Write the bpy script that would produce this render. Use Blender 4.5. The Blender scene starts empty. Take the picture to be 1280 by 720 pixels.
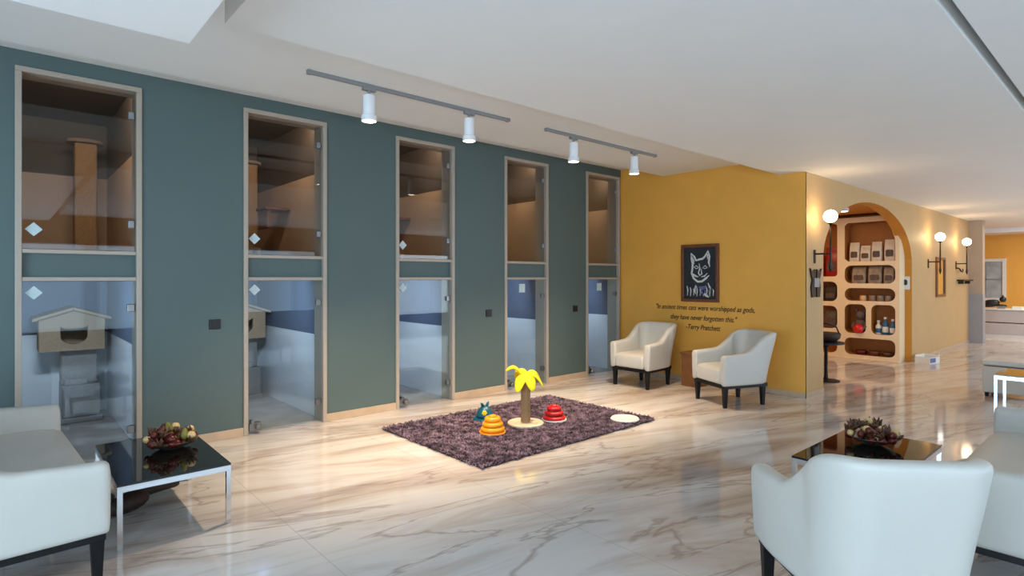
import bpy, bmesh, math, random
from mathutils import Vector, Matrix
R = math.radians
sc = bpy.context.scene
COL = sc.collection
rnd = random.Random(7)

# ------------------------------------------------------------------ camera, world, lights, exposure
F_PX, CAM_H, YAW = 715.0, 1.40, 48.4          # focal length in pixels (1280 wide), eye height, heading from +X
cam = bpy.data.objects.new('camera', bpy.data.cameras.new('camera')); COL.objects.link(cam)
cam.data.sensor_width = 36.0
cam.data.lens = 36.0 * F_PX / 1280.0
cam.data.shift_y = -(13.0) / 1280.0
cam.location = (0, 0, CAM_H)
cam.rotation_euler = (R(90), 0, R(YAW - 90))
cam.data.clip_start = 0.05
sc.camera = cam
sc.view_settings.view_transform = 'Standard'
sc.view_settings.look = 'None'
sc.view_settings.exposure = 0.12
sc.view_settings.gamma = 1.0
sc.view_settings.use_curve_mapping = False
sc.cycles.max_bounces = 8
sc.cycles.diffuse_bounces = 5
sc.cycles.glossy_bounces = 4
sc.cycles.transparent_max_bounces = 10
sc.cycles.sample_clamp_indirect = 6.0
sc.cycles.caustics_reflective = False
sc.cycles.caustics_refractive = False

w = bpy.data.worlds.new('sky'); sc.world = w; w.use_nodes = True
w.node_tree.nodes['Background'].inputs[0].default_value = (0.62, 0.8, 1.0, 1)
w.node_tree.nodes['Background'].inputs[1].default_value = 1.2

def area(name, loc, rot, sx, sy, power, color, spread=180):
    l = bpy.data.lights.new(name, 'AREA'); l.shape = 'RECTANGLE'; l.size = sx; l.size_y = sy
    l.energy = power; l.color = color; l.spread = R(spread)
    o = bpy.data.objects.new(name, l); COL.objects.link(o); o.location = loc; o.rotation_euler = rot
    return o
COOL = (0.56, 0.79, 1.0); WARM = (1.0, 0.66, 0.32); SPOTC = (1.0, 0.77, 0.52)
P_REAR, P_LEFT, P_CAT, P_SHOP, P_FAR, P_SPOT, P_GLOBE = 95, 235, 15, 30, 90, 235, 25
area('window_daylight', (1.6, -3.42, 1.2), (R(90), 0, R(0)), 8.6, 1.7, P_REAR, COOL)      # rear windows
area('window_daylight_far', (11.5, -3.42, 1.2), (R(90), 0, R(0)), 7.0, 1.7, P_REAR * 1.6, (0.75, 0.88, 1.0))
area('window_daylight_side', (-3.9, 0.4, 1.25), (R(90), 0, R(-90)), 5.0, 1.7, P_LEFT, COOL)  # side windows
for i in range(5):
    area('enclosure_fill', (0.22 + 1.525 * i, 5.56, 1.36), (R(78), 0, R(12)), 0.28, 0.06, P_CAT, (0.72, 0.84, 1.0))  # unseen cool fill added behind the cross bar to brighten each lower room
for i in range(5):
    area('upper_enclosure_fill', (0.437 + 1.525 * i, 5.56, 2.96), (R(62), 0, 0), 0.66, 0.06, 9, (1.0, 0.84, 0.68))  # added warm fill hidden behind the top header, not a fitted lamp
area('shop_light', (9.2, 3.9, 2.46), (0, 0, 0), 1.6, 0.8, P_SHOP, WARM)
area('far_hall_fill', (17.0, 0.5, 2.6), (0, 0, 0), 2.0, 3.0, P_FAR, (1.0, 0.93, 0.85))  # unseen area light added for brightness beyond the column

# ------------------------------------------------------------------ materials
def srgb(r, g, b):
    f = lambda c: (c / 255 / 12.92) if c / 255 <= 0.04045 else ((c / 255 + 0.055) / 1.055) ** 2.4
    return (f(r), f(g), f(b), 1)
def mat(name, color, rough=0.5, metal=0.0, noise=0.0, nscale=20, bump=0.0, bscale=200, emit=None, estr=0, coat=0, spec=0.5):
    m = bpy.data.materials.new(name); m.use_nodes = True
    nt = m.node_tree; b = nt.nodes['Principled BSDF']
    b.inputs['Base Color'].default_value = color
    b.inputs['Roughness'].default_value = rough
    b.inputs['Metallic'].default_value = metal
    b.inputs['Specular IOR Level'].default_value = spec
    b.inputs['Coat Weight'].default_value = coat
    if emit:
        b.inputs['Emission Color'].default_value = emit; b.inputs['Emission Strength'].default_value = estr
    tc = nt.nodes.new('ShaderNodeTexCoord')
    if noise:
        n = nt.nodes.new('ShaderNodeTexNoise'); n.inputs['Scale'].default_value = nscale; n.inputs['Detail'].default_value = 4
        nt.links.new(tc.outputs['Object'], n.inputs['Vector'])
        r = nt.nodes.new('ShaderNodeValToRGB')
        c = Vector(color[:3])
        r.color_ramp.elements[0].position = 0.3; r.color_ramp.elements[1].position = 0.7
        r.color_ramp.elements[0].color = (*(c * (1 - noise)), 1)
        r.color_ramp.elements[1].color = (*[min(1, v) for v in c * (1 + noise)], 1)
        nt.links.new(n.outputs['Fac'], r.inputs['Fac']); nt.links.new(r.outputs['Color'], b.inputs['Base Color'])
    if bump:
        n = nt.nodes.new('ShaderNodeTexNoise'); n.inputs['Scale'].default_value = bscale; n.inputs['Detail'].default_value = 3
        nt.links.new(tc.outputs['Object'], n.inputs['Vector'])
        bm_ = nt.nodes.new('ShaderNodeBump'); bm_.inputs['Strength'].default_value = bump; bm_.inputs['Distance'].default_value = 0.004
        nt.links.new(n.outputs['Fac'], bm_.inputs['Height']); nt.links.new(bm_.outputs['Normal'], b.inputs['Normal'])
    return m

def marble():
    m = bpy.data.materials.new('marble_floor'); m.use_nodes = True
    nt = m.node_tree; b = nt.nodes['Principled BSDF']; L = nt.links.new
    tc = nt.nodes.new('ShaderNodeTexCoord')
    mp = nt.nodes.new('ShaderNodeMapping'); mp.inputs['Rotation'].default_value = (0, 0, R(14.4))
    L(tc.outputs['Object'], mp.inputs['Vector'])
    st = nt.nodes.new('ShaderNodeMapping'); st.inputs['Scale'].default_value = (0.40, 2.0, 1)
    L(mp.outputs['Vector'], st.inputs['Vector'])
    n1 = nt.nodes.new('ShaderNodeTexNoise'); n1.inputs['Scale'].default_value = 1.2; n1.inputs['Detail'].default_value = 8; n1.inputs['Roughness'].default_value = 0.6; n1.inputs['Distortion'].default_value = 1.3
    L(st.outputs['Vector'], n1.inputs['Vector'])
    r1 = nt.nodes.new('ShaderNodeValToRGB'); e = r1.color_ramp.elements
    e[0].position = 0.28; e[0].color = srgb(154, 138, 128)
    e[1].position = 0.55; e[1].color = srgb(214, 207, 202)
    x = e.new(0.41); x.color = srgb(194, 180, 170)
    x = e.new(0.75); x.color = srgb(222, 214, 206)
    L(n1.outputs['Fac'], r1.inputs['Fac'])
    # thin ridged veins
    n2 = nt.nodes.new('ShaderNodeTexNoise'); n2.inputs['Scale'].default_value = 0.95; n2.inputs['Detail'].default_value = 5; n2.inputs['Roughness'].default_value = 0.55; n2.inputs['Distortion'].default_value = 0.9
    L(st.outputs['Vector'], n2.inputs['Vector'])
    s = nt.nodes.new('ShaderNodeMath'); s.operation = 'SUBTRACT'; s.inputs[1].default_value = 0.5; L(n2.outputs['Fac'], s.inputs[0])
    a = nt.nodes.new('ShaderNodeMath'); a.operation = 'ABSOLUTE'; L(s.outputs[0], a.inputs[0])
    r2 = nt.nodes.new('ShaderNodeValToRGB'); e = r2.color_ramp.elements
    e[0].position = 0.0; e[0].color = (0.55, 0.55, 0.55, 1); e[1].position = 0.014; e[1].color = (0, 0, 0, 1)
    L(a.outputs[0], r2.inputs['Fac'])
    mx = nt.nodes.new('ShaderNodeMixRGB'); mx.inputs[2].default_value = srgb(140, 118, 102)
    L(r2.outputs['Color'], mx.inputs[0]); L(r1.outputs['Color'], mx.inputs[1])
    # tile joints
    br = nt.nodes.new('ShaderNodeTexBrick'); br.offset = 0.0; br.inputs['Scale'].default_value = 1.0
    br.inputs['Brick Width'].default_value = 1.2; br.inputs['Row Height'].default_value = 1.2; br.inputs['Mortar Size'].default_value = 0.0025
    br.inputs['Color1'].default_value = (0, 0, 0, 1); br.inputs['Color2'].default_value = (0, 0, 0, 1); br.inputs['Mortar'].default_value = (0.5, 0.5, 0.5, 1)
    L(tc.outputs['Object'], br.inputs['Vector'])
    m2 = nt.nodes.new('ShaderNodeMixRGB'); m2.inputs[2].default_value = srgb(165, 150, 138)
    L(br.outputs['Color'], m2.inputs[0]); L(mx.outputs['Color'], m2.inputs[1])
    L(m2.outputs['Color'], b.inputs['Base Color'])
    b.inputs['Roughness'].default_value = 0.07; b.inputs['Specular IOR Level'].default_value = 0.6
    return m

def pane_glass(name, tint=(0.9, 0.95, 0.95, 1), boost=1.0):
    m = bpy.data.materials.new(name); m.use_nodes = True
    nt = m.node_tree; nt.nodes.clear(); L = nt.links.new
    o = nt.nodes.new('ShaderNodeOutputMaterial'); mix = nt.nodes.new('ShaderNodeMixShader')
    t = nt.nodes.new('ShaderNodeBsdfTransparent'); t.inputs[0].default_value = tint
    g = nt.nodes.new('ShaderNodeBsdfGlossy'); g.inputs['Roughness'].default_value = 0.0
    f = nt.nodes.new('ShaderNodeFresnel'); f.inputs['IOR'].default_value = 1.5
    k = nt.nodes.new('ShaderNodeMath'); k.operation = 'MULTIPLY'; k.inputs[1].default_value = boost; k.use_clamp = True
    ge = nt.nodes.new('ShaderNodeNewGeometry'); ma = nt.nodes.new('ShaderNodeMath'); ma.operation = 'MULTIPLY_ADD'; ma.inputs[1].default_value = 1/1.5 - 1.5; ma.inputs[2].default_value = 1.5
    L(ge.outputs['Backfacing'], ma.inputs[0]); L(ma.outputs[0], f.inputs['IOR'])
    L(f.outputs[0], k.inputs[0]); L(k.outputs[0], mix.inputs[0]); L(t.outputs[0], mix.inputs[1]); L(g.outputs[0], mix.inputs[2]); L(mix.outputs[0], o.inputs[0])
    return m

M = {
 'floor': marble(),
 'green': mat('green_paint', srgb(86, 104, 103), 0.55, noise=0.03, nscale=2, bump=0.05, bscale=300),
 'yellow': mat('ochre_paint', srgb(232, 172, 74), 0.6, noise=0.03, nscale=3, bump=0.08, bscale=250),
 'orange': mat('shop_orange_paint', srgb(206, 138, 44), 0.6, noise=0.03, nscale=3),
 'corr': mat('corridor_ochre_paint', srgb(196, 162, 114), 0.6, noise=0.03, nscale=3),
 'soffit': mat('window_lit_soffit', srgb(253, 253, 253), 0.6, noise=0.005, nscale=3),  # paler than the ceiling; window brightness on the soffit put into its colour
 'ceil': mat('ceiling_white', srgb(238, 238, 236), 0.7, noise=0.01, nscale=3),
 'white_wall': mat('white_wall_paint', srgb(225, 222, 214), 0.7, noise=0.02, nscale=3),
 'brown_wall': mat('brown_wall_paint', srgb(120, 84, 54), 0.7, noise=0.05, nscale=3),
 'tile': mat('enclosure_white_tile', srgb(226, 230, 236), 0.25, noise=0.02, nscale=4),
 'bluegrey': mat('enclosure_blue_grey', srgb(86, 100, 124), 0.6, noise=0.03, nscale=4),
 'tan': mat('enclosure_tan_wall', srgb(188, 156, 124), 0.6, noise=0.03, nscale=4),
 'darkbrown': mat('enclosure_dark_wall', srgb(74, 62, 52), 0.6, noise=0.05, nscale=4),
 'enc_floor': mat('enclosure_floor', srgb(160, 150, 142), 0.25, noise=0.12, nscale=5),
 'frame': mat('beige_frame', srgb(176, 164, 150), 0.35, noise=0.03, nscale=30),
 'base': mat('baseboard_stone', srgb(196, 172, 146), 0.25, noise=0.08, nscale=6),
 'pane': pane_glass('glass_pane', boost=0.8),
 'pane_dark': pane_glass('upper_glass_pane', tint=(0.88, 0.87, 0.85, 1), boost=1.2),
 'chrome': mat('chrome', (0.75, 0.76, 0.78, 1), 0.12, 1.0, noise=0.02, nscale=8),
 'steel': mat('brushed_steel', (0.26, 0.25, 0.24, 1), 0.35, 1.0, noise=0.05, nscale=40),
 'leather': mat('white_leatherette', srgb(203, 200, 192), 0.42, noise=0.015, nscale=6, bump=0.12, bscale=160),
 'blackwood': mat('black_lacquer_wood', srgb(15, 13, 14), 0.4, noise=0.15, nscale=30, spec=0.3),
 'blackglass': mat('black_glass', (0.008, 0.007, 0.006, 1), 0.03, noise=0.05, nscale=3, spec=0.5),
 'white_metal': mat('white_metal', srgb(236, 238, 240), 0.35, noise=0.01, nscale=20),
 'grey_metal': mat('grey_metal', srgb(150, 152, 154), 0.4, 0.3, noise=0.03, nscale=20),
 'lamp': mat('lit_lens', (1, .9, .75, 1), 0.3, emit=(1, 0.88, 0.68, 1), estr=10, noise=0.01),
 'globe': mat('opal_globe', (1, .9, .75, 1), 0.3, emit=(1, 0.72, 0.40, 1), estr=P_GLOBE, noise=0.01),
 'bronze': mat('dark_bronze', srgb(52, 42, 36), 0.4, 0.6, noise=0.15, nscale=40),
 'black': mat('black_plastic', srgb(24, 24, 26), 0.4, noise=0.1, nscale=30),
 'rugbase': mat('rug_backing', srgb(62, 48, 52), 0.95, noise=0.2, nscale=40),
 'sisal': mat('sisal_rope', srgb(168, 132, 92), 0.9, noise=0.2, nscale=80, bump=0.6, bscale=90),
 'cream': mat('cream_carpet', srgb(222, 206, 176), 0.9, noise=0.08, nscale=60, bump=0.3),
 'yplush': mat('yellow_plush', srgb(245, 214, 20), 0.8, noise=0.08, nscale=50, bump=0.3),
 'oplast': mat('orange_plastic', srgb(246, 156, 20), 0.3, noise=0.03, nscale=20),
 'rplast': mat('red_plastic', srgb(214, 30, 34), 0.3, noise=0.03, nscale=20),
 'rdark': mat('deep_red_plastic', srgb(150, 16, 22), 0.35, noise=0.03, nscale=20),
 'teal': mat('teal_plastic', srgb(16, 84, 104), 0.35, noise=0.05, nscale=20),
 'wplast': mat('white_plastic', srgb(228, 226, 220), 0.35, noise=0.02, nscale=20),
 'kraft': mat('grey_brown_carpet', srgb(150, 128, 104), 0.9, noise=0.08, nscale=60, bump=0.3),
 'greycarpet': mat('grey_carpet', srgb(128, 124, 122), 0.9, noise=0.1, nscale=60, bump=0.3),
 'wood': mat('reddish_brown_wood', srgb(112, 62, 34), 0.45, noise=0.18, nscale=12),
 'walnut': mat('walnut_wood', srgb(128, 80, 40), 0.45, noise=0.2, nscale=10),
 'creamwood': mat('cream_lacquer', srgb(240, 220, 186), 0.35, noise=0.02, nscale=10),
 'shopwood': mat('amber_shelf_lining', srgb(176, 112, 48), 0.5, noise=0.05, nscale=8),
 'frost': mat('frosted_grey_glass', srgb(168, 178, 182), 0.2, noise=0.25, nscale=4),
 'canvas': mat('dark_canvas', srgb(34, 38, 42), 0.6, noise=0.2, nscale=12),
 'chalk': mat('white_paint_stroke', srgb(206, 208, 206), 0.7, noise=0.2, nscale=40),
 'bluepaint': mat('blue_grey_paint', srgb(96, 104, 150), 0.7, noise=0.3, nscale=30),
 'ink': mat('dark_brown_lettering', srgb(74, 50, 22), 0.6, noise=0.1, nscale=30),
 'podred': mat('pod_dark_red', srgb(96, 26, 20), 0.25, noise=0.35, nscale=60),
 'podbrown': mat('pod_brown', srgb(92, 58, 34), 0.4, noise=0.35, nscale=60),
 'podcream': mat('pod_cream', srgb(222, 190, 130), 0.35, noise=0.25, nscale=60),
 'podgreen': mat('pod_olive', srgb(128, 122, 48), 0.4, noise=0.25, nscale=60),
 'bowl': mat('pewter_bowl', srgb(150, 142, 126), 0.3, 0.7, noise=0.1, nscale=30),
 'drift': mat('dark_driftwood', srgb(46, 30, 22), 0.6, noise=0.35, nscale=25, bump=0.5, bscale=60),
 'paper': mat('white_bag_paper', srgb(226, 214, 196), 0.6, noise=0.12, nscale=14),
 'paperdark': mat('grey_bag_paper', srgb(150, 134, 118), 0.6, noise=0.35, nscale=14),
 'print': mat('dark_bag_print', srgb(88, 74, 66), 0.6, noise=0.3, nscale=30),
 'blueplast': mat('blue_plastic', srgb(38, 104, 146), 0.4, noise=0.15, nscale=20),
 'greyplush': mat('grey_plush', srgb(98, 88, 84), 0.9, noise=0.15, nscale=40),
 'sofagrey': mat('grey_laminate', srgb(188, 180, 176), 0.4, noise=0.03, nscale=10),
 'column': mat('column_render', srgb(176, 156, 138), 0.6, noise=0.04, nscale=4),
 'columnlow': mat('column_grey_render', srgb(150, 150, 156), 0.6, noise=0.04, nscale=4),
 'mirror': mat('mirror_glass', (0.7, 0.74, 0.76, 1), 0.05, 1.0, noise=0.03, nscale=3),
 'greenglass': mat('green_glass', srgb(120, 112, 60), 0.05, noise=0.1, nscale=4, coat=0.5),
 'sticker': mat('pale_sticker', srgb(196, 216, 220), 0.4, noise=0.05, nscale=60),
 'hole': mat('dark_lining', srgb(60, 48, 40), 0.9, noise=0.1, nscale=30),
}

# ------------------------------------------------------------------ mesh helpers
class MB:
    def __init__(s): s.bm = bmesh.new(); s.mats = []; s.cur = 0
    def m(s, material):
        if material not in s.mats: s.mats.append(material)
        s.cur = s.mats.index(material); return s
    def _tag(s, faces):
        for f in faces: f.material_index = s.cur
    def face(s, vs):
        f = s.bm.faces.new(vs); f.material_index = s.cur; return f
    def box(s, x0, y0, z0, x1, y1, z1):
        v = [s.bm.verts.new(p) for p in ((x0,y0,z0),(x1,y0,z0),(x1,y1,z0),(x0,y1,z0),(x0,y0,z1),(x1,y0,z1),(x1,y1,z1),(x0,y1,z1))]
        for q in ((3,2,1,0),(4,5,6,7),(0,1,5,4),(1,2,6,5),(2,3,7,6),(3,0,4,7)): s.face([v[i] for i in q])
        return s
    def taper(s, x, y, z0, z1, a0, a1, dx=0, dy=0):       # square leg, half-sizes a0 at bottom, a1 at top
        v = []
        for z, a, ox, oy in ((z0, a0, dx, dy), (z1, a1, 0, 0)):
            for sx, sy in ((-1,-1),(1,-1),(1,1),(-1,1)): v.append(s.bm.verts.new((x+ox+sx*a, y+oy+sy*a, z)))
        for q in ((3,2,1,0),(4,5,6,7),(0,1,5,4),(1,2,6,5),(2,3,7,6),(3,0,4,7)): s.face([v[i] for i in q])
        return s
    def lathe(s, prof, c=(0,0,0), n=24, axis='Z', sx=1, sy=1):
        rings = []
        for r, z in prof:
            ring = []
            for i in range(n):
                a = 2*math.pi*i/n; p = (r*math.cos(a)*sx, r*math.sin(a)*sy, z)
                if axis == 'Y': p = (p[0], p[2], p[1])
                if axis == 'X': p = (p[2], p[0], p[1])
                ring.append(s.bm.verts.new((c[0]+p[0], c[1]+p[1], c[2]+p[2])))
            rings.append(ring)
        for a, b in zip(rings, rings[1:]):
            for i in range(n):
                s.face([a[i], a[(i+1)%n], b[(i+1)%n], b[i]])
        for ring in (rings[0], rings[-1]): s.face(ring)
        return s
    def tube(s, pts, r, n=10):
        pts = [Vector(p) for p in pts]; rings = []
        for i, p in enumerate(pts):
            t = (pts[min(i+1, len(pts)-1)] - pts[max(i-1, 0)]).normalized()
            u = t.cross(Vector((0,0,1)) if abs(t.z) < 0.9 else Vector((1,0,0))).normalized(); v = t.cross(u)
            rr = r[i] if isinstance(r, (list, tuple)) else r
            rings.append([s.bm.verts.new(p + (u*math.cos(2*math.pi*k/n) + v*math.sin(2*math.pi*k/n))*rr) for k in range(n)])
        for a, b in zip(rings, rings[1:]):
            for i in range(n): s.face([a[i], a[(i+1)%n], b[(i+1)%n], b[i]])
        s.face(rings[0]); s.face(rings[-1]); return s
    def prism(s, pts, fn, d0, d1):                     # polygon pts extruded between depths d0,d1 through fn(u,v,d)
        a = [s.bm.verts.new(fn(u, v, d0)) for u, v in pts]; b = [s.bm.verts.new(fn(u, v, d1)) for u, v in pts]
        n = len(pts); s.face(a); s.face(b[::-1])
        for i in range(n): s.face([a[i], a[(i+1)%n], b[(i+1)%n], b[i]])
        return s
    def holed(s, outer, holes, fn, d0, d1, inner=None):            # plate with holes
        loops = [outer] + holes
        def fill(d):
            ed, vl = [], []
            for lp in loops:
                vs = [s.bm.verts.new(fn(u, v, d)) for u, v in lp]; vl.append(vs)
                for i in range(len(vs)): ed.append(s.bm.edges.new((vs[i], vs[(i+1)%len(vs)])))
            g = bmesh.ops.triangle_fill(s.bm, use_beauty=True, use_dissolve=False, edges=ed)
            s._tag([f for f in g['geom'] if isinstance(f, bmesh.types.BMFace)])
            return vl
        A, B = fill(d0), fill(d1)
        c0 = s.cur
        for q, (a, b) in enumerate(zip(A, B)):
            if q and inner: s.m(inner)
            for i in range(len(a)): s.face([a[i], a[(i+1)%len(a)], b[(i+1)%len(a)], b[i]])
        s.cur = c0
        return s
    def sphere(s, c, r, sub=2, sc_=(1,1,1)):
        g = bmesh.ops.create_icosphere(s.bm, subdivisions=sub, radius=r, matrix=Matrix.Translation(c) @ Matrix.Diagonal((*sc_, 1)))
        fs = set()
        for v in g['verts']: fs.update(v.link_faces)
        s._tag(fs); return s
    def build(s, name, material=None, parent=None, smooth=False, bevel=0, bseg=2, subsurf=0, fix=True, autos=False):
        if fix: bmesh.ops.recalc_face_normals(s.bm, faces=s.bm.faces[:])
        me = bpy.data.meshes.new(name); s.bm.to_mesh(me); s.bm.free()
        for x in (s.mats or [material]): me.materials.append(x)
        if smooth:
            for p in me.polygons: p.use_smooth = True
            if autos: me.set_sharp_from_angle(angle=R(40))
        o = bpy.data.objects.new(name, me); COL.objects.link(o)
        if parent: o.parent = parent
        if bevel:
            b = o.modifiers.new('bevel', 'BEVEL'); b.width = bevel; b.segments = bseg; b.limit_method = 'ANGLE'; b.angle_limit = R(50)
        if subsurf:
            b = o.modifiers.new('sub', 'SUBSURF'); b.levels = subsurf; b.render_levels = subsurf
        return o
def rrect(x0, y0, x1, y1, r, n=5):
    out = []
    for cx, cy, a0 in ((x1-r, y1-r, 0), (x0+r, y1-r, 90), (x0+r, y0+r, 180), (x1-r, y0+r, 270)):
        for k in range(n+1):
            a = R(a0 + 90*k/n); out.append((cx + r*math.cos(a), cy + r*math.sin(a)))
    return out
def tag(o, label, cat, group=None):
    o['label'] = label; o['category'] = cat
    if group: o['group'] = group
    return o
def thing(name, label, cat, loc, rz=0, group=None):
    o = bpy.data.objects.new(name, None); COL.objects.link(o); o.empty_display_size = 0.1
    o.location = loc; o.rotation_euler = (0, 0, R(rz)); return tag(o, label, cat, group)
def struct(o): o['kind'] = 'structure'; return o
def dup(root, loc, rz=0, label=None, group=None):
    kids = [c for c in COL.objects if c.parent == root]
    r = root.copy(); COL.objects.link(r); r.location = loc; r.rotation_euler = (0, 0, R(rz))
    if label: r['label'] = label
    if group: r['group'] = group
    for ch in kids:
        c = ch.copy(); COL.objects.link(c); c.parent = r
        for g in [k for k in COL.objects if k.parent == ch]:
            d = g.copy(); COL.objects.link(d); d.parent = c
    return r

# ------------------------------------------------------------------ the room shell
GY, YX, CY = 5.36, 6.95, 2.70                        # green wall plane, ochre end wall plane, corridor wall plane
PITCH, OX, OW = 1.525, 0.06, 0.755                   # glazed openings
Z1, Z2, Z3 = 1.40, 1.58, 2.90
struct(MB().box(-4.1, -3.6, -0.1, 20.2, 8, 0).build('floor', M['floor']))

g = MB().m(M['green'])
edges = [-4.0]
for i in range(5): edges += [OX + PITCH*i, OX + PITCH*i + OW]
for a, b in zip(edges[0::2], edges[1::2]): g.box(a, GY, 0, b, GY+0.12, Z3)
g.box(-4.0, GY, Z3, YX, GY+0.12, 3.05)
for i in range(5): g.box(OX+PITCH*i, GY+0.025, Z1, OX+PITCH*i+OW, GY+0.12, Z2)
struct(g.build('wall_left'))
b = MB()
for a, c in zip(edges[0::2], edges[1::2]): b.box(a, GY-0.012, 0, c, GY, 0.075)
struct(b.build('baseboard_left', M['base'], bevel=0.003))
struct(MB().box(YX, CY+0.17, 0, YX+0.15, GY+0.2, 3.05).build('wall_back', M['yellow']))
struct(MB().box(YX-0.012, CY-0.012, 0, YX-0.001, GY-0.012, 0.06).build('baseboard_back', M['base'], bevel=0.003))

# corridor wall with an elliptical arch
AX0, AX1, ASP, ATOP, CEIL = 7.48, 11.30, 1.62, 2.47, 2.63
c = MB().m(M['corr']).box(AX1, CY, 0, 15.62, CY+0.17, CEIL+0.05).box(YX, CY, 0, AX0, CY+0.17, CEIL+0.05)
N = 40; ax = (AX0+AX1)/2; hw = (AX1-AX0)/2
pts = [(ax - hw*math.cos(math.pi*i/N), ASP + (ATOP-ASP)*math.sin(math.pi*i/N)**0.95 if 0 < i < N else ASP) for i in range(N+1)]
rows = [[c.bm.verts.new(p) for p in ((x, CY, z), (x, CY, CEIL+0.05), (x, CY+0.17, CEIL+0.05), (x, CY+0.17, z))] for x, z in pts]
for r0, r1 in zip(rows, rows[1:]):
    for k in range(4):
        c.m(M['orange'] if k == 3 else M['corr']); c.face([r0[k], r0[(k+1)%4], r1[(k+1)%4], r1[k]])
c.m(M['orange']).box(AX1-0.004, CY+0.002, 0, AX1, CY+0.17, ASP)
struct(c.build('wall_right', fix=True))
struct(MB().box(YX-0.012, CY-0.012, 0, AX0, CY, 0.06).box(AX1, CY-0.012, 0, 15.62, CY, 0.06).build('baseboard_right', M['base'], bevel=0.003))
# ochre end face of the corner pillar continues the end wall
struct(MB().box(YX-0.001, CY, 0, YX+0.02, CY+0.18, 3.05).build('trim_1', M['yellow']))

# shop behind the arch
s = MB().m(M['orange']).box(11.34, CY+0.17, 0, 11.45, 6.2, 2.7).box(7.1, 6.1, 0, 11.45, 6.2, 2.7).box(YX+0.15, CY+0.17, 0, YX+0.2, 6.2, 2.7)
struct(s.build('wall_shop'))
struct(MB().box(7.1, CY+0.17, 2.50, 11.45, 6.2, 2.8).build('ceiling_shop', M['orange']))

# ceilings: dropped slab, raised strip along the glazed wall, cove above it, low soffit at the near end
cl = MB().m(M['ceil'])
cl.box(0.80, 0.65, CEIL, YX, 3.00, 2.82).box(YX, 0.65, CEIL, 20.2, CY+0.3, 2.82)
cl.box(0.80, -3.6, CEIL, 20.2, 0.60, 2.82)
struct(cl.build('ceiling'))
struct(MB().box(0.80, 0.60, 2.77, 20.2, 0.65, 2.82).build('ceiling_slot', M['grey_metal']))
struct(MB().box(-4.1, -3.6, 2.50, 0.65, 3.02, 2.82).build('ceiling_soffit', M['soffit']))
struct(MB().box(-4.1, -3.6, 2.83, YX+0.1, 4.62, 3.12).build('ceiling_raised', M['ceil']))
struct(MB().box(-4.1, 4.62, 3.02, YX+0.1, GY+0.1, 3.12).build('ceiling_cove', M['ceil']))

# rear and side walls behind the camera, with windows
def window_wall(name, axis, pos, out, a0, a1, wins, z0, z1, top, m):
    o = MB().m(m)
    def bx(u0, u1, za, zb):
        if axis == 'Y': o.box(u0, min(pos, pos+out), za, u1, max(pos, pos+out), zb)
        else: o.box(min(pos, pos+out), u0, za, max(pos, pos+out), u1, zb)
    bx(a0, a1, 0, z0); bx(a0, a1, z1, top)
    e = [a0] + [v for w_ in wins for v in w_] + [a1]
    for u0, u1 in zip(e[0::2], e[1::2]): bx(u0, u1, z0, z1)
    return struct(o.build(name))
W1 = [(-2.8, -0.9), (-0.7, 1.2), (1.4, 3.3), (3.5, 5.4), (8.0, 11.0), (11.4, 14.6)]
window_wall('wall_rear', 'Y', -3.45, -0.15, -4.1, 20.2, W1, 0.35, 2.08, 2.83, M['brown_wall'])
W2 = [(-2.2, 0.1), (0.4, 2.8)]
window_wall('wall_side', 'X', -3.95, -0.15, -3.6, GY, W2, 0.35, 2.10, 2.83, M['white_wall'])
k = 0
for u0, u1 in W1 + W2:
    k += 1; o = MB().m(M['white_metal']); axis = 'Y' if k <= len(W1) else 'X'
    def bx(u, v, za, zb, t=0.03):
        if axis == 'Y': o.box(u, -3.55, za, v, -3.55+t, zb)
        else: o.box(-4.05, u, za, -4.05+t, v, zb)
    bx(u0, u0+0.06, 0.35, 2.08); bx(u1-0.06, u1, 0.35, 2.08); bx(u0, u1, 0.35, 0.41); bx(u0, u1, 2.02, 2.08); bx((u0+u1)/2-0.03, (u0+u1)/2+0.03, 0.35, 2.08)
    struct(o.build('window_%d' % (k+5)))

# far hall: column, ochre end wall, soffit band
struct(MB().m(M['column']).box(15.62, 2.462, 1.05, 15.87, CY+0.17, CEIL).m(M['columnlow']).box(15.615, 2.457, 0, 15.875, CY+0.17, 1.05).build('trim_2'))
struct(MB().box(19.6, -3.6, 0, 19.75, 8, 2.83).build('wall_far', M['yellow']))
struct(MB().box(15.87, 5.4, 0, 19.7, 5.5, 2.83).box(15.8, CY+0.17, 0, 15.87, 5.5, 2.83).build('wall_far_side', M['yellow']))
struct(MB().box(15.87, CY+0.3, 2.72, 19.7, 5.5, 2.82).build('ceiling_far', M['ceil']))
struct(MB().box(18.5, -3.5, 2.52, 19.6, 5.4, 2.64).build('trim_3', M['white_metal'], bevel=0.01))

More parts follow.
